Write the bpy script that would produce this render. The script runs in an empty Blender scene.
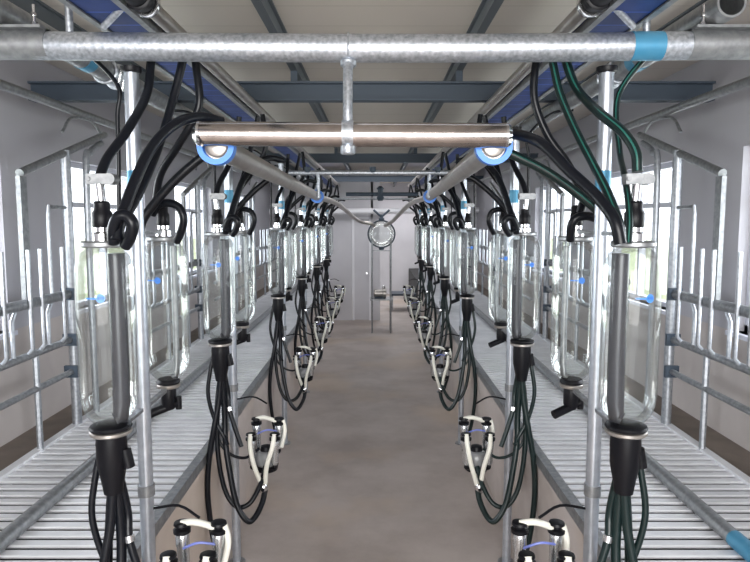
import bpy, bmesh, math, random
from mathutils import Vector, Matrix
random.seed(7)
R = math.radians
C = bpy.context.scene.collection

# ---------------------------------------------------------------- camera, world, light, exposure
CH = 2.0                      # eye height above the pit floor
CX = 0.020
PITCH = R(5.53)
F = 630.0
cd = bpy.data.cameras.new('camera'); cam = bpy.data.objects.new('camera', cd); C.objects.link(cam)
cam.location = (CX, 0, CH); cam.rotation_euler = (R(90) - PITCH, 0, 0)
cd.sensor_width = 36; cd.lens = 36 * F / 750; cd.clip_start = 0.02; cd.clip_end = 300
bpy.context.scene.camera = cam

w = bpy.data.worlds.new('world'); bpy.context.scene.world = w; w.use_nodes = True
bg = w.node_tree.nodes['Background']; bg.inputs[0].default_value = (0.93, 0.96, 1.0, 1); bg.inputs[1].default_value = 4.2

def area(name, loc, rot, sx, sy, energy, col=(1, 1, 1)):
    l = bpy.data.lights.new(name, 'AREA'); l.shape = 'RECTANGLE'; l.size = sx; l.size_y = sy
    l.energy = energy; l.color = col
    o = bpy.data.objects.new(name, l); C.objects.link(o); o.location = loc; o.rotation_euler = rot
    return o
WIN = [(1.75, 3.49), (4.25, 5.65), (6.5, 7.95), (8.85, 10.25)]
WZ0, WZ1 = -0.62, 0.40
XW = 2.03                     # side walls
for s in (-1, 1):             # daylight coming in through the side windows
    for i, (a, b) in enumerate(WIN):
        area('window_daylight', (s * (XW + 0.32), (a + b) / 2, CH - 0.1), (0, R(90) * s, 0), 1.0, 1.4, 28, (0.93, 0.96, 1.0))
area('back_fill', (0, -2.75, CH + 0.05), (R(90), 0, 0), 3.4, 1.7, 240, (1.0, 0.985, 0.96))   # added fill light behind the viewer, set in an assumed doorway
area('room_fill', (0.6, 15.2, CH + 0.75), (R(0), 0, 0), 2.4, 2.4, 60, (0.97, 0.97, 1.0))      # added fill light to brighten the dairy room, no skylight there
area('far_end_fill', (0, 11.0, CH + 0.9), (0, 0, 0), 2.4, 1.0, 34, (0.97, 0.97, 1.0))  # added fill brightening the far end, the ceiling has no lamp

vs = bpy.context.scene.view_settings
vs.view_transform = 'Standard'; vs.look = 'None'; vs.gamma = 1; vs.use_curve_mapping = False
vs.exposure = 0.08

# ---------------------------------------------------------------- helpers
def P(px, py, Y):
    """the place at distance Y seen at photo position px, py"""
    dx = (px - 374.5) / F; dz = (281 - py) / F
    c, s = math.cos(PITCH), math.sin(PITCH)
    d = Vector((dx, c + dz * s, -s + dz * c))
    t = Y / d.y
    return Vector((CX + d.x * t, Y, CH + d.z * t))

def smooth_pts(pts, sub=6):
    pts = [Vector(p) for p in pts]
    if len(pts) < 3: return pts
    e = [pts[0] * 2 - pts[1]] + pts + [pts[-1] * 2 - pts[-2]]
    out = []
    for i in range(1, len(e) - 2):
        p0, p1, p2, p3 = e[i-1], e[i], e[i+1], e[i+2]
        for k in range(sub):
            t = k / sub
            out.append(0.5 * ((2*p1) + (p2-p0)*t + (2*p0-5*p1+4*p2-p3)*t*t + (3*p1-p0-3*p2+p3)*t*t*t))
    out.append(pts[-1])
    return out

class MB:
    def __init__(self): self.v = []; self.f = []
    def tube(self, pts, r, n=10, sm=0, caps=True, r2=None):
        pts = smooth_pts(pts, sm) if sm else [Vector(p) for p in pts]
        N = len(pts); base = len(self.v)
        t = (pts[1] - pts[0]).normalized()
        u = t.cross(Vector((0, 0, 1)))
        if u.length < 1e-3: u = t.cross(Vector((1, 0, 0)))
        u.normalize()
        for i in range(N):
            if i == 0: ti = pts[1] - pts[0]
            elif i == N - 1: ti = pts[-1] - pts[-2]
            else: ti = (pts[i+1] - pts[i]).normalized() + (pts[i] - pts[i-1]).normalized()
            if ti.length < 1e-9: ti = t
            ti = ti.normalized()
            u = (u - ti * u.dot(ti))
            if u.length < 1e-6: u = ti.orthogonal()
            u.normalize(); w_ = ti.cross(u)
            rr = r if r2 is None else r + (r2 - r) * i / (N - 1)
            for k in range(n):
                a = 2 * math.pi * k / n
                self.v.append(pts[i] + (u * math.cos(a) + w_ * math.sin(a)) * rr)
        for i in range(N - 1):
            for k in range(n):
                a = base + i*n + k; b = base + i*n + (k+1) % n
                self.f.append((a, b, b + n, a + n))
        if caps:
            self.f.append(tuple(base + k for k in reversed(range(n))))
            self.f.append(tuple(base + (N-1)*n + k for k in range(n)))
        return self
    def box(self, lo, hi):
        b = len(self.v)
        for z in (lo[2], hi[2]):
            for x, y in ((lo[0], lo[1]), (hi[0], lo[1]), (hi[0], hi[1]), (lo[0], hi[1])):
                self.v.append(Vector((x, y, z)))
        for f in ((0,3,2,1), (4,5,6,7), (0,1,5,4), (1,2,6,5), (2,3,7,6), (3,0,4,7)):
            self.f.append(tuple(b + i for i in f))
        return self
    def lathe(self, prof, c=(0, 0, 0), axis=(0, 0, 1), n=20, caps=True):
        """prof: list of (radius, distance along axis)"""
        c = Vector(c); ax = Vector(axis).normalized()
        u = ax.orthogonal().normalized(); w_ = ax.cross(u)
        b = len(self.v)
        for r, h in prof:
            for k in range(n):
                a = 2 * math.pi * k / n
                self.v.append(c + ax * h + (u * math.cos(a) + w_ * math.sin(a)) * max(r, 1e-4))
        for i in range(len(prof) - 1):
            for k in range(n):
                p = b + i*n + k; q = b + i*n + (k+1) % n
                self.f.append((p, q, q + n, p + n))
        if caps:
            self.f.append(tuple(b + k for k in reversed(range(n))))
            self.f.append(tuple(b + (len(prof)-1)*n + k for k in range(n)))
        return self
    def torus(self, c, axis, Rr, r, n=24, m=8):
        c = Vector(c); ax = Vector(axis).normalized(); u = ax.orthogonal().normalized(); w_ = ax.cross(u)
        b = len(self.v)
        for i in range(n):
            a = 2*math.pi*i/n; d = u*math.cos(a) + w_*math.sin(a)
            for k in range(m):
                q = 2*math.pi*k/m
                self.v.append(c + d*(Rr + r*math.cos(q)) + ax*r*math.sin(q))
        for i in range(n):
            for k in range(m):
                self.f.append((b+i*m+k, b+((i+1)%n)*m+k, b+((i+1)%n)*m+(k+1)%m, b+i*m+(k+1)%m))
        return self
    def build(self, name, mat, parent=None, smooth=True):
        off = Vector((0, 0, 0))
        p = parent
        while p is not None: off = off + p.location; p = p.parent
        me = bpy.data.meshes.new(name)
        me.from_pydata([tuple(v - off) for v in self.v], [], self.f)
        bm = bmesh.new(); bm.from_mesh(me); bmesh.ops.recalc_face_normals(bm, faces=bm.faces); bm.to_mesh(me); bm.free()
        me.update()
        if smooth:
            me.polygons.foreach_set('use_smooth', [True] * len(me.polygons))
            me.set_sharp_from_angle(angle=R(38))
        me.materials.append(mat)
        o = bpy.data.objects.new(name, me); C.objects.link(o); o.parent = parent
        return o

def thing(name, loc, label, cat, group=None):
    o = bpy.data.objects.new(name, None); C.objects.link(o); o.location = loc; o.empty_display_size = 0.05
    o['label'] = label; o['category'] = cat
    if group: o['group'] = group
    return o
def tag(o, label, cat, group=None):
    o['label'] = label; o['category'] = cat
    if group: o['group'] = group
    return o
def struct(o): o['kind'] = 'structure'; return o
def dup(root, delta, label, group=None):
    r = root.copy(); C.objects.link(r); r.location = root.location + Vector(delta); r['label'] = label
    if group: r['group'] = group
    for ch in list(root.children):
        c = ch.copy(); C.objects.link(c); c.parent = r
        for g in list(ch.children):
            d = g.copy(); C.objects.link(d); d.parent = c
    return r

# ---------------------------------------------------------------- materials
def mat(name, col, rough=0.5, metal=0.0, noise=0.0, scale=8.0, col2=None, bump=0.0, spec=0.5, stretch=None, detail=4):
    m = bpy.data.materials.new(name); m.use_nodes = True
    nt = m.node_tree; b = nt.nodes['Principled BSDF']
    b.inputs['Roughness'].default_value = rough; b.inputs['Metallic'].default_value = metal
    b.inputs['Specular IOR Level'].default_value = spec
    if col2 is None and noise:
        col2 = tuple(c * (1 - noise) for c in col)
    if col2:
        tc = nt.nodes.new('ShaderNodeTexCoord'); mp = nt.nodes.new('ShaderNodeMapping')
        if stretch: mp.inputs['Scale'].default_value = stretch
        nz = nt.nodes.new('ShaderNodeTexNoise'); nz.inputs['Scale'].default_value = scale; nz.inputs['Detail'].default_value = detail
        rp = nt.nodes.new('ShaderNodeValToRGB')
        rp.color_ramp.elements[0].position = 0.32; rp.color_ramp.elements[1].position = 0.68
        rp.color_ramp.elements[0].color = (*col2, 1); rp.color_ramp.elements[1].color = (*col, 1)
        nt.links.new(tc.outputs['Object'], mp.inputs[0]); nt.links.new(mp.outputs[0], nz.inputs[0])
        nt.links.new(nz.outputs['Fac'], rp.inputs[0]); nt.links.new(rp.outputs[0], b.inputs['Base Color'])
        if bump:
            bp = nt.nodes.new('ShaderNodeBump'); bp.inputs['Strength'].default_value = bump; bp.inputs['Distance'].default_value = 0.01
            nt.links.new(nz.outputs['Fac'], bp.inputs['Height']); nt.links.new(bp.outputs[0], b.inputs['Normal'])
    else:
        b.inputs['Base Color'].default_value = (*col, 1)
    return m
M = {}
M['galv'] = mat('galvanised', (0.62, 0.65, 0.70), 0.40, 0.8, scale=75, col2=(0.34, 0.37, 0.41), bump=0.08)
M['galv_dull'] = mat('dull_galvanised', (0.36, 0.37, 0.38), 0.42, 0.75, scale=40, col2=(0.24, 0.25, 0.26))
M['slat'] = mat('galvanised_slats', (0.82, 0.83, 0.86), 0.45, 0.15, scale=6, col2=(0.68, 0.69, 0.72))
M['post'] = mat('post_zinc', (0.60, 0.64, 0.70), 0.34, 0.85, scale=30, col2=(0.48, 0.52, 0.58))
M['rail'] = mat('weathered_galvanised', (0.44, 0.46, 0.49), 0.42, 0.75, scale=50, col2=(0.30, 0.32, 0.35))
M['steel'] = mat('stainless', (0.56, 0.52, 0.50), 0.17, 1.0, scale=22, col2=(0.44, 0.40, 0.385), bump=0.03)
M['steel_dull'] = mat('brushed_stainless', (0.50, 0.47, 0.44), 0.34, 0.85, scale=14, col2=(0.40, 0.37, 0.35))
M['chrome'] = mat('chrome', (0.75, 0.75, 0.76), 0.18, 1.0)
M['rubber'] = mat('black_rubber', (0.005, 0.006, 0.009), 0.3, 0.0, spec=0.26)
M['rubber_green'] = mat('green_striped_rubber', (0.007, 0.016, 0.016), 0.3, 0.0, spec=0.32)
M['stripe'] = mat('green_stripe', (0.015, 0.12, 0.095), 0.4)
M['plastic'] = mat('black_plastic', (0.005, 0.005, 0.007), 0.4, spec=0.2)
M['blue'] = mat('blue_plastic', (0.07, 0.26, 0.80), 0.4)
M['tape'] = mat('blue_tape', (0.05, 0.25, 0.42), 0.42, 0.3, scale=12, col2=(0.10, 0.30, 0.45))
M['tray'] = mat('blue_paint', (0.016, 0.045, 0.20), 0.5, 0.0, scale=9, col2=(0.010, 0.028, 0.13), spec=0.25)
M['milktube'] = mat('milky_tube', (0.68, 0.67, 0.60), 0.35)
M['dark_steel'] = mat('slate_painted_steel', (0.038, 0.056, 0.08), 0.55, 0.0)
M['purlin'] = mat('purlin_steel', (0.10, 0.115, 0.13), 0.55, 0.2)
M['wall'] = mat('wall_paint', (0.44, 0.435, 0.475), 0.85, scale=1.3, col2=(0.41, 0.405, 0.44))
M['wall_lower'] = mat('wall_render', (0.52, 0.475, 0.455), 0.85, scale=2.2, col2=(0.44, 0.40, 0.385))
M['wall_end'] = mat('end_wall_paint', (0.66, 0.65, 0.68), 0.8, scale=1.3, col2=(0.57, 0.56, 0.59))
M['white'] = mat('white_paint', (0.80, 0.80, 0.83), 0.5)
M['frame'] = mat('window_frame_paint', (0.62, 0.63, 0.70), 0.5)
M['lawn'] = mat('lawn', (0.30, 0.36, 0.17), 0.9, scale=3, col2=(0.40, 0.42, 0.26))
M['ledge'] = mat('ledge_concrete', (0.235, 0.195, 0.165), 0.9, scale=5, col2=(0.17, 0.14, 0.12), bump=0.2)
M['void'] = mat('trench_gap_shade', (0.045, 0.045, 0.05), 0.9, scale=5, col2=(0.03, 0.03, 0.03))  # shade in the slat gaps is put into this near-black colour
M['gauge'] = mat('gauge_dial', (0.75, 0.75, 0.72), 0.3)
M['red'] = mat('red_paint', (0.35, 0.03, 0.03), 0.4)
M['ceiling'] = mat('roof_sheet', (0.54, 0.495, 0.445), 0.8, scale=1.2, col2=(0.49, 0.445, 0.40), stretch=(1, 0.35, 1))
# roof boards: fine seams every half metre
def add_seams(m, every, width, axis, dark=0.8):
    nt = m.node_tree; b = nt.nodes['Principled BSDF']
    src = b.inputs['Base Color'].links[0].from_socket
    tc = nt.nodes.new('ShaderNodeTexCoord'); sp = nt.nodes.new('ShaderNodeSeparateXYZ'); nt.links.new(tc.outputs['Object'], sp.inputs[0])
    a = nt.nodes.new('ShaderNodeMath'); a.operation = 'DIVIDE'; a.inputs[1].default_value = every; nt.links.new(sp.outputs[axis], a.inputs[0])
    f = nt.nodes.new('ShaderNodeMath'); f.operation = 'FRACT'; nt.links.new(a.outputs[0], f.inputs[0])
    g = nt.nodes.new('ShaderNodeMath'); g.operation = 'LESS_THAN'; g.inputs[1].default_value = width / every; nt.links.new(f.outputs[0], g.inputs[0])
    mx = nt.nodes.new('ShaderNodeMix'); mx.data_type = 'RGBA'; mx.blend_type = 'MULTIPLY'; mx.inputs['B'].default_value = (dark, dark, dark, 1)
    nt.links.new(g.outputs[0], mx.inputs['Factor']); nt.links.new(src, mx.inputs['A']); nt.links.new(mx.outputs['Result'], b.inputs['Base Color'])
add_seams(M['ceiling'], 0.30, 0.012, 1, 0.86)
add_seams(M['tray'], 0.13, 0.008, 1, 3.0)

def floor_mat():
    m = bpy.data.materials.new('pit_concrete'); m.use_nodes = True
    nt = m.node_tree; b = nt.nodes['Principled BSDF']; b.inputs['Roughness'].default_value = 0.6
    tc = nt.nodes.new('ShaderNodeTexCoord')
    n1 = nt.nodes.new('ShaderNodeTexNoise'); n1.inputs['Scale'].default_value = 1.6; n1.inputs['Detail'].default_value = 7; n1.inputs['Roughness'].default_value = 0.62
    r1 = nt.nodes.new('ShaderNodeValToRGB')
    r1.color_ramp.elements[0].position = 0.35; r1.color_ramp.elements[0].color = (0.39, 0.335, 0.305, 1)
    r1.color_ramp.elements[1].position = 0.62; r1.color_ramp.elements[1].color = (0.52, 0.46, 0.43, 1)
    e = r1.color_ramp.elements.new(0.5); e.color = (0.46, 0.405, 0.375, 1)
    n2 = nt.nodes.new('ShaderNodeTexNoise'); n2.inputs['Scale'].default_value = 0.9; n2.inputs['Detail'].default_value = 5
    r2 = nt.nodes.new('ShaderNodeValToRGB'); r2.color_ramp.elements[0].position = 0.52; r2.color_ramp.elements[1].position = 0.64
    r2.color_ramp.elements[0].color = (0, 0, 0, 1); r2.color_ramp.elements[1].color = (1, 1, 1, 1)
    mx = nt.nodes.new('ShaderNodeMix'); mx.data_type = 'RGBA'; mx.inputs['B'].default_value = (0.56, 0.45, 0.35, 1)
    k = nt.nodes.new('ShaderNodeMath'); k.operation = 'MULTIPLY'; k.inputs[1].default_value = 0.5
    L = nt.links.new
    L(tc.outputs['Object'], n1.inputs[0]); L(tc.outputs['Object'], n2.inputs[0]); L(n1.outputs['Fac'], r1.inputs[0]); L(n2.outputs['Fac'], r2.inputs[0])
    L(r2.outputs[0], k.inputs[0]); L(k.outputs[0], mx.inputs['Factor']); L(r1.outputs[0], mx.inputs['A']); L(mx.outputs['Result'], b.inputs['Base Color'])
    bp = nt.nodes.new('ShaderNodeBump'); bp.inputs['Strength'].default_value = 0.15; L(n1.outputs['Fac'], bp.inputs['Height']); L(bp.outputs[0], b.inputs['Normal'])
    return m
M['floor'] = floor_mat()

def glass_mat(name, tint, haze, refl=1.0):
    m = bpy.data.materials.new(name); m.use_nodes = True
    nt = m.node_tree; nt.nodes.clear(); L = nt.links.new
    out = nt.nodes.new('ShaderNodeOutputMaterial')
    tr = nt.nodes.new('ShaderNodeBsdfTransparent'); tr.inputs[0].default_value = (*tint, 1)
    gl = nt.nodes.new('ShaderNodeBsdfGlossy'); gl.inputs['Roughness'].default_value = 0.04
    df = nt.nodes.new('ShaderNodeBsdfDiffuse'); df.inputs[0].default_value = (0.8, 0.82, 0.84, 1)
    lw = nt.nodes.new('ShaderNodeLayerWeight'); lw.inputs[0].default_value = 0.32
    mu = nt.nodes.new('ShaderNodeMath'); mu.operation = 'MULTIPLY'; mu.inputs[1].default_value = refl
    m1 = nt.nodes.new('ShaderNodeMixShader'); m2 = nt.nodes.new('ShaderNodeMixShader'); m1.inputs[0].default_value = haze
    L(tr.outputs[0], m1.inputs[1]); L(df.outputs[0], m1.inputs[2])
    L(lw.outputs['Fresnel'], mu.inputs[0]); L(mu.outputs[0], m2.inputs[0]); L(m1.outputs[0], m2.inputs[1]); L(gl.outputs[0], m2.inputs[2]); L(m2.outputs[0], out.inputs[0])
    return m
M['glass'] = glass_mat('jar_glass', (0.93, 0.95, 0.94), 0.025, 0.55)
M['pane'] = glass_mat('window_glass', (0.96, 0.97, 0.98), 0.0, 0.5)

def Z(h): return CH + h          # h: height relative to eye level

# ---------------------------------------------------------------- structure
XP = 0.88                         # pit half width
ZG = -1.227                       # platform level
YN, YE, YR = -3.0, 12.5, 17.0
o = MB().box((-XP, YN, -0.1), (XP, YR, 0)).build('floor', M['floor'], smooth=False); struct(o)
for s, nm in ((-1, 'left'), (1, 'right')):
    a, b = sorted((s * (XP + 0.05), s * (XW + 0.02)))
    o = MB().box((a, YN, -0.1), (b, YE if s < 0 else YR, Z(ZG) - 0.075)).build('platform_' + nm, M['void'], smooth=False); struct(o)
    a, b = sorted((s * XP, s * (XP + 0.05)))
    o = MB().box((a, YN, 0), (b, YE, Z(ZG) - 0.06)).build('pit_wall_' + nm, M['floor'], smooth=False); struct(o)
    a, b = sorted((s * 1.80, s * XW))
    o = MB().box((a, YN, Z(ZG) - 0.08), (b, YE, Z(ZG) - 0.01)).build('ledge_' + nm, M['ledge'], smooth=False); struct(o)
    # side wall pieces round the windows: painted above the dado line, rendered below
    t0, t1 = sorted((s * XW, s * (XW + 0.2)))
    up = MB(); lo = MB()
    ZD = -0.55
    lo.box((t0, YN, Z(ZG) - 0.08), (t1, YR, Z(WZ0)))
    prev = YN
    for a, b in WIN + [(YR, YR)]:
        if a > prev: up.box((t0, prev, Z(WZ0)), (t1, a, Z(WZ1)))
        prev = b
    up.box((t0, YN, Z(WZ1)), (t1, YR, Z(1.02)))
    struct(up.build('wall_' + nm, M['wall'], smooth=False)); struct(lo.build('wall_base_' + nm, M['wall_lower'], smooth=False))
struct(MB().box((-2.3, YN, Z(0.98)), (2.3, YR + 0.2, Z(1.1))).build('ceiling', M['ceiling'], smooth=False))
# end wall: partition on the left half, the room runs on behind it on the right half
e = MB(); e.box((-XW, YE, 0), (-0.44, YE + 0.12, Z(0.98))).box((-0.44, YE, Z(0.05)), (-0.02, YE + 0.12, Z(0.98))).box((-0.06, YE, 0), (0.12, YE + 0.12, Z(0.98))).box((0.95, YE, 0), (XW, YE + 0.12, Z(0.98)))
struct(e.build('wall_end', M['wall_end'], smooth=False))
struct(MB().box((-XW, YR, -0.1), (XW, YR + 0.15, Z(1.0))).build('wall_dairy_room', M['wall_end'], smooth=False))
struct(MB().box((-XW, YE + 0.12, -0.1), (XW, YR, -0.002)).build('floor_dairy_room', M['ledge'], smooth=False))
# back wall with a wide unseen opening, assumed so that daylight comes in
bk = MB(); bk.box((-XW, YN - 0.15, -0.1), (-1.8, YN, Z(1))).box((1.8, YN - 0.15, -0.1), (XW, YN, Z(1))).box((-1.8, YN - 0.15, Z(0.93)), (1.8, YN, Z(1)))
struct(bk.build('wall_back', M['wall'], smooth=False))
# lawn outside
struct(MB().box((-40, -40, 0.2), (-2.6, 60, 0.3)).box((2.6, -40, 0.2), (40, 60, 0.3)).build('ground_outside', M['lawn'], smooth=False))

# white door at the far end
d = thing('door_1', (-0.23, YE - 0.02, 0), 'x', 'door'); del d['label']; del d['category']; struct(d)
MB().box((-0.43, YE - 0.02, 0), (-0.39, YE + 0.1, Z(0.05))).box((-0.1, YE - 0.02, 0), (-0.06, YE + 0.1, Z(0.05))).box((-0.43, YE - 0.02, Z(0.02)), (-0.06, YE + 0.1, Z(0.06))).build('door_frame', M['white'], d, smooth=False)
MB().box((-0.39, YE + 0.01, 0.01), (-0.1, YE + 0.06, Z(0.02))).build('door_panel', M['wall_end'], d, smooth=False)
MB().lathe([(0.012, 0), (0.012, 0.05), (0.022, 0.05), (0.022, 0.08)], (-0.14, YE + 0.01, 0.95), (0, -1, 0), 12).build('door_handle', M['chrome'], d)

# windows
wn = 0
for s in (-1, 1):
    for i, (a, b) in enumerate(WIN):
        wn += 1
        root = bpy.data.objects.new('window_%d' % wn, None); C.objects.link(root); root.location = (s * (XW + 0.1), (a + b) / 2, Z(WZ0)); struct(root)
        fr = MB(); x0, x1 = sorted((s * (XW + 0.06), s * (XW + 0.11))); t = 0.035
        fr.box((x0, a, Z(WZ0)), (x1, a + t, Z(WZ1))).box((x0, b - t, Z(WZ0)), (x1, b, Z(WZ1)))
        fr.box((x0, a, Z(WZ0)), (x1, b, Z(WZ0) + t)).box((x0, a, Z(WZ1) - t), (x1, b, Z(WZ1)))
        fr.box((x0, a, Z(0.09)), (x1, b, Z(0.125)))
        for q in (0.5,): fr.box((x0, a + (b-a)*q - 0.016, Z(WZ0)), (x1, a + (b-a)*q + 0.016, Z(WZ1)))
        fr.build('window_frame', M['frame'], root, smooth=False)
        MB().box((s*(XW+0.08) - 0.002, a + t, Z(WZ0) + t), (s*(XW+0.08) + 0.002, b - t, Z(WZ1) - t)).build('pane', M['pane'], root, smooth=False)
        x0, x1 = sorted((s * (XW - 0.03), s * (XW + 0.06)))
        MB().box((x0, a - 0.03, Z(WZ0) - 0.025), (x1, b + 0.03, Z(WZ0))).build('window_sill', M['frame'], root, smooth=False)

# roof steel
ORD = ['nearest', 'second', 'third', 'fourth', 'fifth', 'farthest']
for i, y in enumerate((-0.3, 3.85, 7.9, 11.8)):
    b = MB()
    b.box((-XW, y - 0.04, Z(0.705)), (XW, y + 0.04, Z(0.717))).box((-XW, y - 0.04, Z(0.803)), (XW, y + 0.04, Z(0.815))).box((-XW, y - 0.006, Z(0.715)), (XW, y + 0.006, Z(0.805)))
    [b.box((x - 0.02, y - 0.02, Z(0.81)), (x + 0.02, y + 0.02, Z(0.882))) for x in (-1.50, -0.46, 0.52, 1.50)]
    o = b.build('roof_beam', M['dark_steel'], smooth=False); struct(o)
for i, x in enumerate((-1.50, -0.46, 0.52, 1.50)):
    b = MB(); b.box((x - 0.02, YN, Z(0.88)), (x + 0.02, YR, Z(0.888))).box((x - 0.004, YN, Z(0.886)), (x + 0.004, YR, Z(0.98)))
    b.box((x - 0.02, YN, Z(0.97)), (x + 0.02, YR, Z(0.98)))
    o = b.build('roof_purlin', M['purlin'], smooth=False); struct(o)

# ---------------------------------------------------------------- platforms
SIDE = {-1: 'left', 1: 'right'}
for s in (-1, 1):
    nm = SIDE[s]
    r = thing('slatted_platform', (s * 1.33, 6, Z(ZG) - 0.05), 'light galvanised slatted platform along the %s side of the pit' % nm, 'platform', 'slatted standing platforms')
    b = MB(); y = 0.6
    xs = sorted((s * (XP + 0.03), s * 1.755))
    while y < YE - 0.05:
        b.box((xs[0], y, Z(ZG) - 0.012), (xs[1], y + 0.040, Z(ZG)))
        y += 0.073
    b.build('slat_deck', M['slat'], r, smooth=False)
    a, c = sorted((s * 1.755, s * 1.80))
    MB().box((a, 0.6, Z(ZG) - 0.06), (c, YE, Z(ZG) + 0.012)).build('outer_edge_bar', M['slat'], r, smooth=False)
    a, c = sorted((s * (XP - 0.012), s * (XP + 0.032)))
    MB().box((a, 0.6, Z(ZG) - 0.05), (c, YE, Z(ZG) + 0.004)).build('inner_edge_bar', M['galv_dull'], r, smooth=False)
    # kerb pipe lying along the slats
    kx = s * 1.375; kz = Z(ZG) + 0.032
    k = thing('kerb_pipe', (kx, 6, Z(ZG)), 'galvanised kerb pipe running along the slats of the %s platform' % nm, 'pipe', 'kerb pipes on the platforms')
    MB().tube([(kx, 0.6, kz), (kx, YE - 0.02, kz)], 0.031, 16).build('pipe_body', M['galv_dull'], k)
    if s > 0: MB().tube([(kx, 2.05, kz), (kx, 2.27, kz)], 0.0325, 16).build('tape_band', M['tape'], k)

# ---------------------------------------------------------------- stall rails along the outer edges
XR = 1.77
def rail_section(s, y0, y1, label, arm=True):
    r = thing('stall_rail', (s * XR, y1, Z(ZG)), label, 'rail', 'galvanised stall rails beside the platforms')
    x = s * XR
    MB().tube([(x, y1, Z(ZG) + 0.012), (x, y1, Z(0.40))], 0.028, 12).build('post', M['rail'], r)
    MB().tube([(x, y0, Z(-0.70)), (x, y1 - 0.03, Z(-0.70))], 0.02, 10).build('rail', M['galv_dull'], r)
    MB().tube([(x, y0, Z(-0.89)), (x, y1 - 0.03, Z(-0.89))], 0.017, 10).build('rail', M['galv_dull'], r)
    MB().tube([(x, y0, Z(-0.43)), (x, y1 - 0.03, Z(-0.43))], 0.027, 10).build('top_rail', M['galv_dull'], r)
    for zz in (-0.70, -0.89, -0.43):
        b = MB().box((x - 0.04, y1 - 0.05, Z(zz) - 0.035), (x + 0.04, y1 - 0.03, Z(zz) + 0.035)); b.build('end_bracket', M['dark_steel'], r, smooth=False)
    y = y1 - 0.16; k = 0
    while y > y0 + 0.05:
        if k % 3 == 1:      # short bar with a chamfered top that meets the top rail
            MB().tube([(x, y, Z(-0.70)), (x, y, Z(-0.50)), (x, y + 0.05, Z(-0.44))], 0.011, 8).build('bar', M['rail'], r)
        else:
            MB().tube([(x, y, Z(-0.70)), (x - s*0.035, y, Z(-0.66)), (x - s*0.035, y, Z(-0.15))], 0.011, 8, ).build('bar', M['rail'], r)
        y -= 0.115; k += 1
    for yy in (y1 - 0.42, y1 - 1.0, y1 - 1.6):
        if yy > y0: MB().tube([(x, yy, Z(ZG)), (x, yy, Z(-0.70))], 0.017, 8).build('leg', M['rail'], r)
    # bent loop above the rail
    MB().tube([(x, y1, Z(0.07)), (x, y1 - 0.16, Z(0.07)), (x, y1 - 0.22, Z(0.03)), (x, y1 - 0.22, Z(-0.43))], 0.010, 8, sm=3).build('loop', M['rail'], r)
    if arm:
        MB().tube([(x, y1 - 0.48, Z(0.235)), (x, y1 + 0.55, Z(0.56))], 0.022, 12).build('sloping_arm', M['galv_dull'], r)
        MB().tube([(x, y1 - 0.02, Z(0.50)), (x, y1 + 0.10, Z(0.60)), (x, y1 + 0.36, Z(0.62)), (x, y1 + 0.5, Z(0.56))], 0.009, 8, sm=4).build('arched_bar', M['galv_dull'], r)
        MB().tube([(x, y1 + 0.26, Z(ZG)), (x, y1 + 0.26, Z(0.25)), (x, y1 + 0.33, Z(0.42)), (x, y1 + 0.5, Z(0.5))], 0.02, 10, sm=4).build('bent_post', M['rail'], r)
        b = MB().box((x - 0.012, y1 - 0.50, Z(-0.42)), (x + 0.012, y1 - 0.44, Z(0.22)))
        b.build('hanging_strap', M['galv_dull'], r, smooth=False)
    return r
for s in (-1, 1):
    for i, (a, b) in enumerate(((0.9, 3.69), (4.35, 6.40), (7.0, 9.1), (9.6, 11.8))):
        rail_section(s, a, b, '%s section of barred galvanised stall rail on the %s platform' % (['nearest', 'second', 'third', 'farthest'][i], SIDE[s]))
    x = s * XR
    o = MB().tube([(x, 0.8, Z(0.645)), (x, YE - 0.02, Z(0.645))], 0.024, 12).build('overhead_rail', M['galv_dull'])
    tag(o, 'long dull overhead tube high along the %s wall' % SIDE[s], 'tube', 'overhead tubes along the walls')

# ---------------------------------------------------------------- overhead pipework
# big galvanised header across the pit
YH = 2.1; ZH = 0.555
h = thing('header_pipe', (0, YH, Z(ZH)), 'thick galvanised cross pipe spanning the pit close overhead', 'pipe')
MB().tube([(-1.30, YH, Z(ZH + 0.008)), (-0.5, YH, Z(ZH)), (0.4, YH, Z(ZH - 0.002)), (1.32, YH, Z(ZH + 0.01))], 0.044, 28, sm=5).build('pipe_body', M['galv'], h)
for s in (-1, 1):
    x0, x1 = sorted((s * 1.03, s * 1.24))
    b = MB().tube([(x0, YH, Z(ZH + 0.009)), (x1, YH, Z(ZH + 0.009))], 0.0475, 24).box((x0, YH - 0.06, Z(ZH + 0.047)), (x1, YH + 0.06, Z(ZH + 0.055)))
    c = b.build('clamp_sleeve', M['galv_dull'], h)
    for dx in (0.025, 0.185):
        x = s * (1.03 + dx)
        MB().tube([(x, YH - 0.045, Z(ZH + 0.05)), (x, YH - 0.045, Z(ZH + 0.12))], 0.005, 8).tube([(x, YH - 0.045, Z(ZH + 0.055)), (x, YH - 0.045, Z(ZH + 0.066))], 0.011, 6).tube([(x, YH - 0.045, Z(ZH + 0.085)), (x, YH - 0.045, Z(ZH + 0.095))], 0.009, 6).build('bolt', M['chrome'], c)
MB().tube([(0.845, YH, Z(ZH + 0.004)), (0.945, YH, Z(ZH + 0.005))], 0.0455, 28).build('tape_band', M['tape'], h)
for x in (-0.965, 0.895):
    o = MB().tube([(x, YH, Z(ZH + 0.04)), (x, YH, Z(0.98))], 0.012, 12).build('suspension_rod', M['galv'])
    tag(o, 'thin suspension rod rising from the thick cross pipe at its %s end' % ('left' if x < 0 else 'right'), 'rod', 'rods holding the cross pipe')

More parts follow.
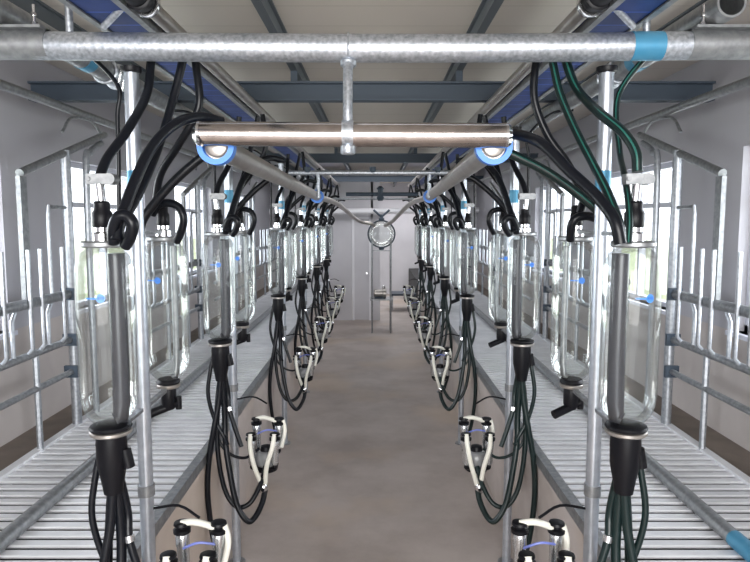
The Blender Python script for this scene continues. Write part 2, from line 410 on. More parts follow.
# polished manifold hanging under it
YM = 2.03; ZM = 0.272
m = thing('milk_manifold', (-0.05, YM, Z(ZM)), 'polished stainless cross pipe hanging below the thick galvanised one', 'pipe')
MB().tube([(-0.53, YM, Z(ZM - 0.002)), (-0.525, YM, Z(ZM)), (0.42, YM, Z(ZM - 0.006)), (0.43, YM, Z(ZM - 0.006))], 0.039, 28).build('pipe_body', M['steel'], m)
MB().lathe([(0.030, -0.02), (0.040, -0.008), (0.040, 0.0)], (-0.53, YM, Z(ZM)), (1, 0, 0), 24).build('end_cap', M['chrome'], m)
MB().lathe([(0.030, 0.02), (0.040, 0.008), (0.040, 0.0)], (0.43, YM, Z(ZM - 0.006)), (1, 0, 0), 24).build('end_cap', M['chrome'], m)
xh = -0.066
hg = thing('hanger_rod', (xh, YM, Z(0.25)), 'short galvanised hanger joining the two cross pipes', 'hanger')
MB().tube([(xh, YH - 0.01, Z(ZH - 0.04)), (xh, YM + 0.02, Z(ZH - 0.10)), (xh, YM, Z(ZM + 0.05)), (xh, YM, Z(ZM - 0.05))], 0.0155, 14).build('rod', M['galv'], hg)
MB().lathe([(0.018, 0), (0.026, 0.006), (0.026, 0.02), (0.018, 0.026)], (xh, YH - 0.01, Z(ZH - 0.066)), (0, 0, 1), 18).torus((xh, YH, Z(ZH)), (1, 0, 0), 0.0445, 0.003).build('upper_clip', M['galv'], hg)
MB().tube([(xh - 0.018, YM, Z(ZM)), (xh + 0.018, YM, Z(ZM))], 0.0415, 24).lathe([(0.02, -0.065), (0.024, -0.06), (0.024, -0.04), (0.02, -0.035)], (xh, YM, Z(ZM)), (0, 0, 1), 16).build('lower_clamp', M['galv'], hg)

# milk lines running away over the pit
ML = {-1: ((-0.495, 2.09, 0.238), (-0.535, 6.1, 0.225)), 1: ((0.405, 2.09, 0.238), (0.545, 6.1, 0.225))}
for s in (-1, 1):
    p0, p1 = (Vector((a, b, Z(c))) for a, b, c in ML[s])
    t = (p1 - p0).normalized()
    r = thing('milk_line', p0, 'stainless milk line with blue end ring running away on the %s' % SIDE[s], 'pipe', 'milk lines over the pit')
    MB().tube([p0, p1], 0.041, 24).build('pipe_body', M['steel_dull'], r)
    b = MB(); n = 32
    b.lathe([(0.042, 0.0), (0.060, 0.0), (0.060, 0.045), (0.042, 0.045)], p0 - t * 0.03, t, n, caps=False)
    b.build('blue_ring', M['blue'], r)
    MB().lathe([(0.030, 0), (0.036, 0.004), (0.036, 0.02)], p0 - t * 0.022, t, 28).build('end_disc', M['steel_dull'], r)
    b = MB().lathe([(0.042, 0.0), (0.064, 0.0), (0.064, 0.05), (0.042, 0.05)], p1 - t * 0.03, t, 24); b.build('blue_ring', M['blue'], r)
    far = p1 + Vector((-s * 0.07, 2.4, -0.02)); end = Vector((s * 0.30 + 0.03, 10.7, Z(-0.01)))
    MB().tube([p1, far, end, Vector((s * 0.16 + 0.1, 11.0, Z(-0.06))), Vector((0.1 + s*0.09, 11.1, Z(-0.1)))], 0.031, 16, sm=3).build('narrow_pipe', M['steel_dull'], r)

# gantry pipes on both sides with their cut ends resting on the header clamps
for s, gx in ((-1, -1.17), (1, 1.10)):
    gz = Z(ZH + 0.055 + 0.046)
    r = thing('gantry_pipe', (gx, 2.0, gz), 'open-ended galvanised pipe lying on the %s end of the thick cross pipe' % SIDE[s], 'pipe', 'gantry pipes over the platforms')
    b = MB(); n = 28
    b.tube([(gx, 1.98, gz), (gx, YE - 0.05, gz)], 0.045, n, caps=False)
    b.tube([(gx, 1.98, gz), (gx, YE - 0.05, gz)], 0.038, n, caps=False)
    b.lathe([(0.038, 0), (0.045, 0), (0.045, 0.004), (0.038, 0.004)], (gx, 1.978, gz), (0, 1, 0), n, caps=False)
    b.build('pipe_body', M['galv_dull'], r)
    MB().tube([(gx, 2.62, gz), (gx, 2.69, gz)], 0.047, 24).build('tape_band', M['tape'], r)
    for yy in (2.85, 4.6):
        c = MB().tube([(gx, yy, gz), (gx, yy + 0.13, gz)], 0.052, 24).torus((gx, yy, gz), (0, 1, 0), 0.052, 0.008).torus((gx, yy + 0.13, gz), (0, 1, 0), 0.052, 0.008).build('coupling', M['galv'], r)
        for q in (-0.05, 0.05):
            MB().tube([(gx - s*0.035, yy + 0.065 + q*0.5, gz - 0.07), (gx - s*0.06, yy + 0.065 + q*0.5, gz + 0.02)], 0.007, 8).build('bolt', M['chrome'], c)
# cross props between gantry pipes and posts
# cable trays and wash lines
for s in (-1, 1):
    xa, xb = s * 0.74, s * 0.87
    z = Z(0.635)
    a, b_ = sorted((xa, xb))
    r = thing('channel_tray', (s * 0.8, 2.0, z), 'blue painted steel channel running overhead along the %s row of jars' % SIDE[s], 'channel', 'blue channels above the jar rows')
    b = MB().box((a, 1.2, z), (b_, YE - 0.05, z + 0.004)).box((a, 1.2, z), (a + 0.004, YE - 0.05, z + 0.06)).box((b_ - 0.004, 1.2, z), (b_, YE - 0.05, z + 0.06))
    y = 1.3
    b.build('channel', M['tray'], r, smooth=False)
    for xx in (xa, xb):
        a2, b2 = sorted((xx, xx + (s * 0.022 if xx == xb else -s * 0.022)))
        MB().box((a2, 1.2, z - 0.006), (b2, YE - 0.05, z + 0.022)).build('edge_angle', M['galv_dull'], r, smooth=False)
    wx = s * 0.685; wz = Z(0.665)
    r = thing('wash_line', (wx, 2.2, wz), 'stainless wash pipe beside the blue channel above the %s jar row' % SIDE[s], 'pipe', 'stainless wash pipes overhead')
    MB().tube([(wx, 1.99, wz), (wx, YE - 0.05, wz)], 0.026, 20).build('pipe_body', M['steel_dull'], r)
    MB().lathe([(0.02, 0), (0.042, 0.002), (0.045, 0.012), (0.042, 0.024), (0.02, 0.026)], (wx, 2.0, wz), (0, 1, 0), 24).build('union_clamp', M['chrome'], r)
    MB().tube([(wx, 1.99, wz), (wx + s * 0.005, 1.93, wz + 0.002), (wx + s * 0.02, 1.82, wz + 0.01)], 0.037, 20).lathe([(0.036, 0), (0.043, 0.004), (0.043, 0.02), (0.036, 0.024)], (wx + s*0.004, 1.965, wz), (0, -1, 0), 20).build('rubber_sleeve', M['plastic'], r)
    MB().tube([(wx + s*0.03, 1.97, wz + 0.0), (s * 0.83, 2.04, Z(ZH + 0.047))], 0.011, 10).build('bracket', M['galv'], r)

# thin galvanised cross tubes further back
for y, h, rr, x, lb in ((5.5, 0.405, 0.021, 0.80, 'galvanised cross tube joining the third pair of posts'), (9.0, 0.30, 0.016, 0.8, 'thin galvanised cross tube in front of the round glass receiver')):
    r = thing('cross_tube', (0, y, Z(h)), lb, 'tube')
    MB().tube([(-x, y, Z(h)), (x, y, Z(h))], rr, 12).build('tube_body', M['galv'], r)
    if y < 6:
        for xx in (-0.47, 0.49):
            MB().tube([(xx, y, Z(h)), (xx, y, Z(0.19))], 0.016, 10).build('hanger', M['galv'], r)
        for xx in (-0.56, 0.56, 0.0): MB().tube([(xx, y, Z(h) - 0.0), (xx, y, Z(h) + 0.05)], 0.028, 12).build('fitting', M['dark_steel'], r)
r = thing('vacuum_header', (0.1, 8.3, Z(0.36)), 'dark cross pipe with a fitting in the middle above the round receiver', 'pipe')
MB().tube([(-0.36, 8.3, Z(0.335)), (0.58, 8.3, Z(0.335))], 0.026, 14).build('pipe_body', M['dark_steel'], r)
MB().lathe([(0.03, -0.09), (0.05, -0.05), (0.035, -0.02), (0.035, 0.05), (0.05, 0.07), (0.02, 0.1)], (0.09, 8.3, Z(0.34)), (0, 0, 1), 16).build('valve', M['dark_steel'], r)

# ---------------------------------------------------------------- stations
ST = [2.15, 3.52, 5.5, 7.2, 9.0, 10.7]
XS = 0.79
Y0 = ST[0]

def make_post(s, label):
    r = thing('post', (s * XS, Y0, 0), label, 'post', 'galvanised posts carrying the jars')
    x = s * XS
    MB().tube([(x, Y0, 0.008), (x, Y0, Z(0.50))], 0.0245, 18).build('post_tube', M['post'], r)
    MB().lathe([(0.05, 0), (0.05, 0.008)], (x, Y0, 0), (0, 0, 1), 18).build('foot_plate', M['galv_dull'], r)
    MB().tube([(x, Y0, Z(0.095)), (x, Y0, Z(0.165))], 0.0257, 18).build('tape_band', M['tape'], r)
    MB().lathe([(0.030, 0), (0.034, 0.006), (0.034, 0.02)], (x, Y0, Z(0.485)), (0, 0, 1), 16).build('cap', M['plastic'], r)
    # arms that carry the two jars
    for dy in (-0.27, 0.27):
        sg = 1 if dy > 0 else -1
        for hh in (-0.045, -0.655):
            MB().box((x - 0.009, min(Y0, Y0 + dy - sg*0.045), Z(hh) - 0.006), (x + 0.009, max(Y0, Y0 + dy - sg*0.045), Z(hh) + 0.006)).build('jar_bracket', M['galv_dull'], r, smooth=False)
    MB().tube([(x - s*0.02, Y0, Z(-1.02)), (x - s * 0.12, Y0 - 0.02, Z(-1.0)), (x - s * 0.2, Y0 - 0.05, Z(-1.03))], 0.005, 8, sm=4).build('hook', M['plastic'], r)
    MB().tube([(x, Y0, Z(-0.97)), (x, Y0, Z(-0.93))], 0.029, 16).build('collar', M['galv_dull'], r)
    return r

RJ = 0.084
def make_jar(s, dy, label, front=True, group=None):
    x = s * XS; y = Y0 + dy
    r = thing('recorder_jar', (x, y, Z(-0.66)), label, 'jar', group or 'glass milk recorder jars')
    top, bot = -0.075, -0.62
    prof = [(0.036, bot), (0.052, bot + 0.012), (0.070, bot + 0.035), (0.080, bot + 0.065), (RJ, bot + 0.10), (RJ, top - 0.075), (0.080, top - 0.05), (0.068, top - 0.025), (0.045, top - 0.006), (0.036, top)]
    MB().lathe([(a, Z(b)) for a, b in prof], (x, y, 0), (0, 0, 1), 36).build('glass_body', M['glass'], r)
    MB().lathe([(0.060, Z(-0.081)), (0.064, Z(-0.076)), (0.064, Z(-0.066)), (0.060, Z(-0.062))], (x, y, 0), (0, 0, 1), 28).build('top_flange', M['galv_dull'], r)
    MB().lathe([(0.030, Z(-0.062)), (0.030, Z(-0.04)), (0.022, Z(-0.035)), (0.022, Z(-0.02))], (x, y, 0), (0, 0, 1), 20).build('neck', M['chrome'], r)
    k = 1.0 if front else 0.82
    MB().lathe([(0.026*k, Z(-0.022)), (0.029*k, Z(-0.018)), (0.029*k, Z(0.02)), (0.023*k, Z(0.03)), (0.023*k, Z(0.05)), (0.018*k, Z(0.056))], (x, y, 0), (0, 0, 1), 20).build('valve_cap', M['plastic'], r)
    if front:
        MB().tube([(x, y, Z(0.05)), (x + s * 0.005, y, Z(0.12))], 0.013, 14).build('stub_pipe', M['chrome'], r)
        MB().box((x - 0.035, y - 0.018, Z(0.105)), (x + 0.03, y + 0.018, Z(0.135))).tube([(x + 0.032, y - 0.02, Z(0.12)), (x + 0.032, y + 0.02, Z(0.12))], 0.017, 12).tube([(x - 0.028, y - 0.026, Z(0.12)), (x - 0.028, y + 0.02, Z(0.12))], 0.007, 8).build('clip', M['galv_dull'], r)
    else:
        MB().tube([(x, y, Z(0.05)), (x, y, Z(0.085))], 0.008, 10).build('stub_pipe', M['chrome'], r)
    ti = -s * 0.028
    MB().tube([(x + ti, y + 0.02, Z(-0.10)), (x + ti, y + 0.02, Z(-0.56)), (x + ti * 0.4, y + 0.01, Z(-0.615))], 0.026 if front else 0.012, 16, sm=3).build('dip_tube', M['dark_tube'] if front else M['galv_dull'], r)
    fr = 1.0 if front else 0.72
    MB().lathe([(0.040, Z(-0.618)), (0.060*fr, Z(-0.624)), (0.063*fr, Z(-0.630)), (0.060*fr, Z(-0.636))], (x, y, 0), (0, 0, 1), 28).build('bottom_seal', M['plastic'], r)
    MB().lathe([(0.058*fr, Z(-0.652)), (0.062*fr, Z(-0.648)), (0.062*fr, Z(-0.640)), (0.058*fr, Z(-0.637))], (x, y, 0), (0, 0, 1), 28).build('bottom_flange', M['steel_dull'], r)
    if front:
        MB().lathe([(0.044, Z(-0.652)), (0.046, Z(-0.68)), (0.044, Z(-0.75)), (0.034, Z(-0.80)), (0.028, Z(-0.84))], (x, y, 0), (0, 0, 1), 20).lathe([(0.018, 0.0), (0.018, 0.06)], (x + 0.04, y, Z(-0.70)), (0.2, 0, -1), 12).build('outlet_valve', M['plastic'], r)
    else:
        MB().lathe([(0.026, Z(-0.652)), (0.029, Z(-0.665)), (0.029, Z(-0.72)), (0.02, Z(-0.74))], (x, y, 0), (0, 0, 1), 18).tube([(x + 0.012, y, Z(-0.725)), (x - 0.075, y - 0.03, Z(-0.755))], 0.017, 12).tube([(x, y, Z(-0.73)), (x + 0.038, y, Z(-0.715))], 0.014, 10).tube([(x + 0.038, y, Z(-0.74)), (x + 0.038, y, Z(-0.69))], 0.012, 10).build('outlet_valve', M['plastic'], r)
    # round blue sticker wrapped on the glass
    b = MB(); a0 = 0.25 if front else 0.0; zc = -0.225; rr = RJ + 0.0012
    def on(u, v): a = a0 + u / rr; return Vector((x + rr*math.sin(a), y - rr*math.cos(a), Z(zc) + v))
    n = 20; b.v.append(on(0, 0))
    for k in range(n): b.v.append(on(0.0125*math.cos(2*math.pi*k/n), 0.0125*math.sin(2*math.pi*k/n)))
    for k in range(n): b.f.append((0, 1 + k, 1 + (k+1) % n))
    q = len(b.v)
    for u in (-0.042, -0.030, -0.018, -0.0128): b.v += [on(u, -0.0022), on(u, 0.0022)]
    for k in range(3): b.f.append((q+2*k, q+2*k+2, q+2*k+3, q+2*k+1))
    lab = b.build('sticker', M['blue'], r)
    if front:
        cu = bpy.data.curves.new('txt', 'FONT'); cu.body = '470'; cu.size = 0.0125; cu.align_x = 'CENTER'; cu.align_y = 'CENTER'
        to = bpy.data.objects.new('txt', cu); C.objects.link(to)
        dg = bpy.context.evaluated_depsgraph_get(); me = bpy.data.meshes.new_from_object(to.evaluated_get(dg))
        bpy.data.objects.remove(to)
        rr = RJ + 0.0022; g = MB(); g.v = [on(v.co.x, v.co.y) for v in me.vertices]; g.f = [tuple(p.vertices) for p in me.polygons]
        g.build('sticker_number', M['ink'], lab, smooth=False)
    return r
M['dark_tube'] = mat('dark_dip_tube', (0.045, 0.045, 0.055), 0.28, 0.2)
M['ink'] = mat('dark_blue_ink', (0.01, 0.03, 0.25), 0.5)
M['bowl'] = glass_mat('claw_bowl', (0.55, 0.57, 0.6), 0.25, 0.9)
M['shell'] = mat('teat_cup_shell', (0.62, 0.64, 0.66), 0.25, 0.9)

def ZC(h): return CH + h - 0.05
def make_cluster(s, label):
    """milking cluster hanging on the post hook: four cups, claw bowl, short milk tubes"""
    cx, cy = s * 0.585, Y0 - 0.12
    r = thing('milking_cluster', (cx, cy, ZC(-1.34)), label, 'milking cluster', 'milking clusters hanging over the pit')
    for k, (dx, dy) in enumerate(((-0.064, 0.06), (0.064, 0.06), (-0.07, -0.07), (0.06, -0.07))):
        x, y = cx + dx, cy + dy
        top = -1.0 - (0.045 if dy < 0 else 0)
        lean = Vector((-dx * 0.35, -dy * 0.2, -1)).normalized()
        base = Vector((x, y, ZC(top)))
        cup = MB().lathe([(0.017, 0.02), (0.0235, 0.03), (0.0235, 0.07), (0.021, 0.08), (0.021, 0.15), (0.016, 0.165)], base, lean, 16).build('teat_cup', M['shell'], r)
        MB().lathe([(0.014, -0.012), (0.026, -0.010), (0.028, -0.002), (0.018, 0.004), (0.018, 0.010), (0.030, 0.014), (0.030, 0.026), (0.022, 0.032)], base, lean, 18).build('liner_head', M['plastic'], cup)
        a = base + lean * 0.165
        MB().tube([a, a + lean * 0.02, Vector((cx + dx * 0.4, cy + dy * 0.4, ZC(top - 0.20)))], 0.011, 10, sm=4).build('liner_tube', M['plastic'], r)
    # white milk tubes from the heads down to the coupling in front
    MB().tube([(cx - 0.064, cy + 0.06, ZC(-0.995)), (cx - 0.02, cy + 0.05, ZC(-0.985)), (cx + 0.03, cy + 0.055, ZC(-1.0)), (cx + 0.06, cy + 0.06, ZC(-1.02))], 0.0115, 12, sm=5).build('milk_tube', M['milktube'], r)
    MB().tube([(cx - 0.07, cy - 0.085, ZC(-1.035)), (cx - 0.066, cy - 0.115, ZC(-1.10)), (cx - 0.045, cy - 0.12, ZC(-1.20)), (cx - 0.012, cy - 0.10, ZC(-1.31))], 0.0125, 12, sm=5).build('milk_tube', M['milktube'], r)
    MB().tube([(cx + 0.06, cy - 0.085, ZC(-1.035)), (cx + 0.052, cy - 0.115, ZC(-1.10)), (cx + 0.022, cy - 0.12, ZC(-1.20)), (cx + 0.008, cy - 0.10, ZC(-1.31))], 0.0125, 12, sm=5).build('milk_tube', M['milktube'], r)
    MB().tube([(cx + 0.085, cy + 0.06, ZC(-1.0)), (cx + 0.098, cy + 0.05, ZC(-1.06)), (cx + 0.08, cy + 0.03, ZC(-1.15))], 0.011, 10, sm=5).build('milk_tube', M['milktube'], r)
    MB().tube([(cx - 0.055, cy + 0.04, ZC(-1.075)), (cx, cy + 0.03, ZC(-1.05)), (cx + 0.055, cy + 0.04, ZC(-1.06))], 0.0045, 8, sm=5).build('pulse_tube', M['blue_tube'], r)
    MB().lathe([(0.02, 0.04), (0.05, 0.03), (0.066, 0.0), (0.064, -0.04), (0.05, -0.06)], (cx, cy, ZC(-1.19)), (0, 0, 1), 24).build('claw_bowl', M['bowl'], r)
    MB().lathe([(0.058, -0.035), (0.067, -0.045), (0.060, -0.075), (0.03, -0.09)], (cx, cy, ZC(-1.19)), (0, 0, 1), 24).build('claw_base', M['plastic'], r)
    MB().lathe([(0.02, 0.035), (0.035, 0.035), (0.03, 0.06), (0.012, 0.065)], (cx, cy, ZC(-1.19)), (0, 0, 1), 16).build('claw_cap', M['plastic'], r)
    MB().lathe([(0.012, 0.03), (0.021, 0.02), (0.024, 0.0), (0.021, -0.025), (0.012, -0.04)], (cx, cy - 0.10, ZC(-1.33)), (0, 0, 1), 18).build('coupling', M['chrome'], r)
    MB().tube([(cx, cy - 0.13, ZC(-1.33)), (cx, cy - 0.12, ZC(-1.33))], 0.009, 12).build('coupling_knob', M['plastic'], r)
    return r
M['blue_tube'] = mat('blue_tube', (0.16, 0.2, 0.55), 0.4)

def hose(pts, r, label, matl='rubber', group=None, clamp=None, stripe=False):
    pts = [Vector(p) for p in pts]
    root = thing('hose', pts[-1], label, 'hose', group)
    MB().tube(pts, r, 12, sm=7).build('hose_body', M[matl], root)
    if stripe:      # raised green line along the hose, on the side away from the wall
        MB().tube([p + Vector((-0.35 * r, -0.80 * r, 0.25 * r)) for p in pts], r * 0.22, 6, sm=7).build('green_line', M['stripe'], root)
    if clamp is not None:
        i = clamp; d = (pts[min(i+1, len(pts)-1)] - pts[max(i-1, 0)]).normalized()
        MB().lathe([(r*1.05, -0.012), (r*1.3, -0.010), (r*1.3, 0.010), (r*1.05, 0.012)], pts[i], d, 14).build('hose_clip', M['chrome'], root)
    return root
def mir(pts): return [Vector((-p[0], p[1], p[2])) for p in pts]
def L(x, dy, z): return Vector((-x + 0.01, Y0 + dy, Z(z)))      # left-row coordinates

# upper hoses of one station, left row
UP = [
 ('air hose dropping from the overhead channel to the front jar', 0.0145, [P(151, 50, 2.18), P(150, 66, 2.18), P(146, 95, 2.14), P(127, 130, 2.03), P(107, 158, 1.93), P(98, 180, 1.88)], None),
 ('air hose curving down behind the post to the front jar', 0.0145, [P(184, 50, 2.22), P(181, 66, 2.22), P(171, 105, 2.2), P(157, 150, 2.13), P(140, 190, 2.02), P(122, 222, 1.93), P(112, 238, 1.88)], None),
 ('air hose falling from the channel to the rear jar', 0.0145, [P(193, 50, 2.3), P(196, 70, 2.3), P(198, 108, 2.3), P(178, 145, 2.33), P(160, 175, 2.38), P(154, 212, 2.41)], None),
 ('milk hose arching from the milk line to the front jar', 0.0165, [P(222, 122, 2.15), P(200, 117, 2.1), P(175, 124, 2.02), P(151, 148, 1.95), P(133, 185, 1.88), P(120, 222, 1.82), P(116, 240, 1.80)], None),
 ('milk hose sloping from the milk line to the rear jar', 0.0165, [P(218, 150, 2.3), P(203, 156, 2.3), P(175, 180, 2.3), P(152, 206, 2.3), P(141, 224, 2.3), P(140, 243, 2.33)], None),
 ('looped hose on the top of the front jar', 0.017, [P(113, 243, 1.82), P(113, 228, 1.80), P(118, 217, 1.79), P(126, 216, 1.79), P(132, 224, 1.79), P(130, 236, 1.80), P(125, 246, 1.82)], None),
 ('looped hose on the top of the rear jar', 0.015, [P(152, 214, 2.36), P(158, 205, 2.34), P(168, 203, 2.33), P(178, 207, 2.33), P(183, 218, 2.33), P(181, 230, 2.34), P(176, 242, 2.36)], None),
 ('thin dark air tube hanging straight beside the post', 0.008, [(-1.15, 2.3, Z(.625)), (-1.02, 2.3, Z(.60)), P(117, 85, 2.3), P(117, 115, 2.3), P(118, 160, 2.3), P(119, 245, 2.3)], None),
]
# lower hoses of one station, left row (kept in metres round the post)
LOW = [
 ('long black milk hose looping down from the front jar to the cluster', 0.0155, [L(.80,-.25,-.78), L(.79,-.25,-.98), L(.785,-.27,-1.12), L(.76,-.30,-1.27), L(.72,-.33,-1.44), L(.665,-.34,-1.53), L(.63,-.31,-1.53), L(.597,-.26,-1.47), L(.587,-.22,-1.41)], None),
 ('black hose bundle strand bowing out below the front jar', 0.0105, [L(.835,-.24,-.67), L(.86,-.26,-.80), L(.87,-.27,-.92), L(.84,-.27,-1.05), L(.79,-.28,-1.14), L(.765,-.30,-1.18)], None),
 ('black hose strand hanging straight from the front jar', 0.015, [L(.80,-.26,-.77), L(.815,-.27,-.95), L(.84,-.29,-1.1), L(.865,-.30,-1.25), L(.875,-.31,-1.45), L(.85,-.31,-1.7), L(.80,-.30,-1.9)], None),
 ('short black hose ending loose below the front jar', 0.0125, [L(.79,-.25,-.78), L(.775,-.23,-.92), L(.765,-.25,-1.0), L(.735,-.26,-1.1), L(.70,-.27,-1.2)], 2),
 ('thin black pulse tube swinging from the front jar to the claw', 0.008, [L(.81,-.25,-.74), L(.845,-.22,-.98), L(.83,-.24,-1.12), L(.77,-.25,-1.2), L(.69,-.22,-1.235), L(.63,-.15,-1.21)], None),

 ('second black hose looping lower from the front jar to the cluster', 0.013, [L(.805,-.26,-.78), L(.83,-.25,-1.0), L(.825,-.27,-1.2), L(.79,-.29,-1.38), L(.73,-.30,-1.47), L(.66,-.29,-1.46), L(.61,-.24,-1.38), L(.59,-.18,-1.30)], None),
]
# right row, nearest station: own shapes, green lined hoses
UPR = [
 ('green lined air hose curving from the overhead channel over the front jar', 0.0155, [P(564, 50, 2.2), P(567, 66, 2.2), P(577, 90, 2.15), P(598, 112, 2.0), P(622, 132, 1.9), P(635, 152, 1.86), P(637, 172, 1.85)], True),
 ('green lined air hose slanting down past the post', 0.0135, [P(550, 50, 2.2), P(553, 66, 2.2), P(560, 95, 2.15), P(575, 130, 2.05), P(593, 165, 1.95), P(608, 195, 1.87), P(619, 225, 1.8), P(621, 243, 1.8)], True),
 ('black air hose bending from the channel to the rear jar', 0.0145, [P(540, 50, 2.3), P(535, 66, 2.3), P(534, 100, 2.3), P(547, 135, 2.3), P(568, 165, 2.3), P(582, 195, 2.32), P(580, 212, 2.35)], False),
 ('black milk hose arching from the milk line to the front jar', 0.0175, [P(487, 130, 2.15), P(510, 133, 2.1), P(540, 143, 2.0), P(568, 170, 1.93), P(596, 196, 1.86), P(614, 220, 1.8), P(620, 244, 1.79)], False),
 ('green lined milk hose sloping from the milk line to the rear jar', 0.0165, [P(497, 148, 2.2), P(515, 156, 2.2), P(545, 171, 2.2), P(575, 192, 2.2), P(598, 212, 2.2), P(603, 225, 2.25)], True),
 ('short curled black hose on the top of the rear jar', 0.016, [P(595, 218, 2.3), P(586, 216, 2.29), P(576, 218, 2.29), P(571, 226, 2.3), P(570, 240, 2.33)], False),
 ('dark tube hanging beside the post behind the front jar', 0.010, [(1.06, 2.2, Z(.625)), (0.97, 2.2, Z(.58)), P(618, 95, 2.2), P(619, 150, 2.1), P(625, 180, 1.95), P(629, 215, 1.85), P(628, 243, 1.82)], True),
]

def where(i, s): return '%s %s station' % (ORD[i], SIDE[s])
for s in (-1, 1):
    posts, fj, rj, cl = None, None, None, None
    posts = make_post(s, 'galvanised upright post at the nearest station of the %s row' % SIDE[s])
    fj = make_jar(s, -0.27, 'glass recorder jar in front of the nearest post of the %s row' % SIDE[s], True)
    rj = make_jar(s, 0.27, 'glass recorder jar behind the nearest post of the %s row' % SIDE[s], False)
    cl = make_cluster(s, 'milking cluster with four black capped cups at the nearest station of the %s row' % SIDE[s])
    hs = []
    for (lb, r_, pts, st) in UP:
        pp = pts if s < 0 else mir(pts)
        if s > 0:    # template for the farther stations only; the nearest one has its own hoses
            hs.append((hose(pp, r_, 'black %s, second %s station' % (lb, SIDE[s]), group='black rubber hoses'), lb, 1))
        else:
            hs.append((hose(pp, r_, 'black %s, nearest %s station' % (lb, SIDE[s]), group='black rubber hoses'), lb, 0))
    for (lb, r_, pts, c) in LOW:
        pp = pts if s < 0 else mir(pts)
        hs.append((hose(pp, r_, '%s, nearest %s station' % (lb, SIDE[s]), 'rubber' if s < 0 else 'rubber_green', group='black rubber hoses', clamp=c), lb, 0))
    if s > 0:
        for (lb, r_, pts, st) in UPR:
            hose(pts, r_, lb + ', nearest right station', 'rubber_green' if st else 'rubber', group='black rubber hoses', stripe=st)
    for i in range(1, len(ST)):
        d = (0, ST[i] - Y0, 0); wh = where(i, s)
        dup(posts, d, 'galvanised upright post at the ' + wh)
        dup(fj, d, 'glass recorder jar in front of the post, ' + wh)
        dup(rj, d, 'glass recorder jar behind the post, ' + wh)
        dup(cl, (0, d[1], -0.07), 'milking cluster with black capped cups hanging at the ' + wh)
        for (ho, lb, first) in hs:
            if first == 1 and i == 1:
                ho.location = ho.location + Vector(d); ho['moved'] = 1
            else:
                dd = (0, ST[i] - Y0 - (ST[1] - Y0 if ho.get('moved') else 0), -0.045 if ('front jar to' in lb or 'claw' in lb) else 0)
                if lb.startswith('thin dark air tube') and i > 3: continue
                pre = '' if lb.split()[0] in ('long', 'black', 'short', 'thin', 'second') else 'black '
                dup(ho, dd, '%s%s, %s' % (pre, lb, wh))

# ---------------------------------------------------------------- far end
rx, ry, rz = P(381, 234, 11.1)
r = thing('receiver_jar', (rx, ry, rz - 0.25), 'round glass receiver jar on a tubular stand at the far end', 'receiver jar')
prof = [(0.235 * math.sin(math.pi * k / 16), -0.235 * math.cos(math.pi * k / 16)) for k in range(17)]
MB().lathe(prof, (rx, ry, rz), (0, 0, 1), 36).build('glass_sphere', M['glass'], r)
MB().torus((rx, ry - 0.0, rz), (0, 1, 0), 0.235, 0.013, 36).build('clamp_ring', M['dark_steel'], r)
MB().lathe([(0.05, 0), (0.05, 0.05), (0.03, 0.06), (0.03, 0.12)], (rx, ry, rz + 0.225), (0, 0, 1), 16).tube([(rx, ry, rz + 0.3), (rx - 0.14, ry, rz + 0.42)], 0.02, 10).tube([(rx, ry, rz + 0.3), (rx + 0.14, ry, rz + 0.42)], 0.02, 10).build('inlet_fitting', M['dark_steel'], r)
MB().lathe([(0.04, 0), (0.05, 0.03), (0.05, 0.05)], (rx, ry, rz - 0.28), (0, 0, 1), 14).build('outlet_fitting', M['dark_steel'], r)
st = thing('receiver_stand', (rx, ry, 0), 'tubular stand with four legs under the round receiver jar', 'stand')
zt = P(381, 300, 11.1).z
for dx in (-0.165, 0.165):
    for dy in (-0.05, 0.30):
        MB().tube([(rx + dx, ry + dy, 0), (rx + dx, ry + dy, rz - 0.1)], 0.015, 10).build('leg', M['galv_dull'], st)
MB().box((rx - 0.2, ry - 0.07, zt), (rx + 0.2, ry + 0.32, zt + 0.02)).build('shelf', M['galv_dull'], st, smooth=False)
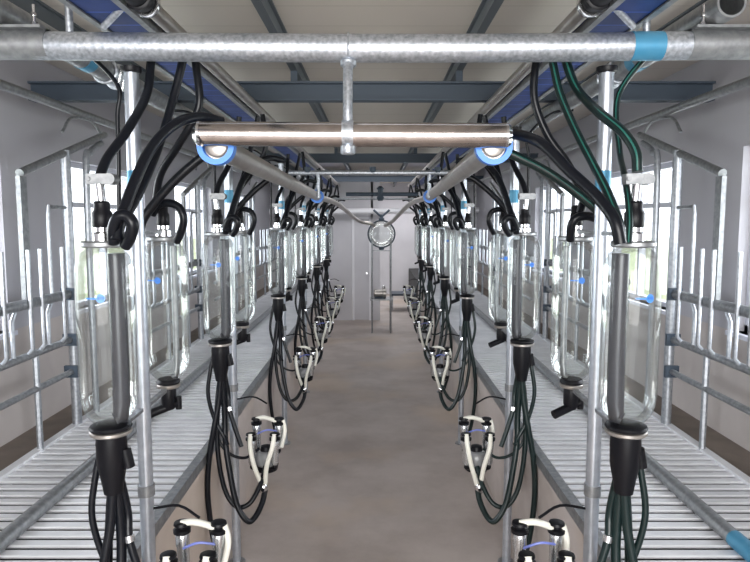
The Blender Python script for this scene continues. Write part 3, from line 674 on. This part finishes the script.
MB().box((rx - 0.165, ry - 0.06, rz - 0.3), (rx + 0.165, ry - 0.04, rz - 0.28)).build('cross_bar', M['galv_dull'], st, smooth=False)
pm = thing('milk_pump', (rx, ry + 0.1, zt + 0.02), 'small steel milk pump on the shelf under the receiver jar', 'pump')
MB().lathe([(0.05, -0.14), (0.07, -0.12), (0.07, 0.02), (0.09, 0.03), (0.09, 0.08), (0.05, 0.09)], (rx, ry + 0.1, zt + 0.11), (1, 0, 0), 20).build('pump_body', M['steel_dull'], pm)
MB().box((rx - 0.12, ry + 0.05, zt + 0.02), (rx + 0.06, ry + 0.15, zt + 0.05)).build('foot', M['dark_steel'], pm, smooth=False)
MB().lathe([(0.03, 0), (0.03, 0.07), (0.02, 0.08)], (rx + 0.04, ry + 0.1, zt + 0.17), (0, 0, 1), 14).build('outlet', M['chrome'], pm)

bn = thing('workbench', (0.62, 14.0, 0), 'low dark topped bench in the room beyond the far end', 'bench')
zb = P(405, 293, 14.0).z
MB().box((0.36, 13.8, zb - 0.04), (0.95, 14.4, zb)).build('bench_top', M['dark_steel'], bn, smooth=False)
for dx in (0.38, 0.90):
    for dy in (13.82, 14.35): MB().box((dx, dy, 0), (dx + 0.04, dy + 0.04, zb - 0.04)).build('leg', M['galv_dull'], bn, smooth=False)
ex = P(414, 238, YE - 0.03)
o = thing('fire_extinguisher', (1.0, YE - 0.06, ex.z - 0.2), 'small red fire extinguisher on the pale end wall', 'fire extinguisher')
MB().lathe([(0.05, 0), (0.055, 0.01), (0.055, 0.24), (0.03, 0.29), (0.018, 0.31)], (1.0, YE - 0.06, ex.z - 0.2), (0, 0, 1), 18).build('cylinder', M['red'], o)
MB().box((0.985, YE - 0.10, ex.z + 0.11), (1.015, YE - 0.04, ex.z + 0.14)).build('handle', M['plastic'], o, smooth=False)
# bright duct across the far room
o = MB().tube([(-XW, 12.3, P(360, 212, 12.3).z), (XW, 12.3, P(360, 210, 12.3).z)], 0.055, 20).build('air_duct', M['white']); tag(o, 'white round duct crossing high in front of the end wall', 'duct')
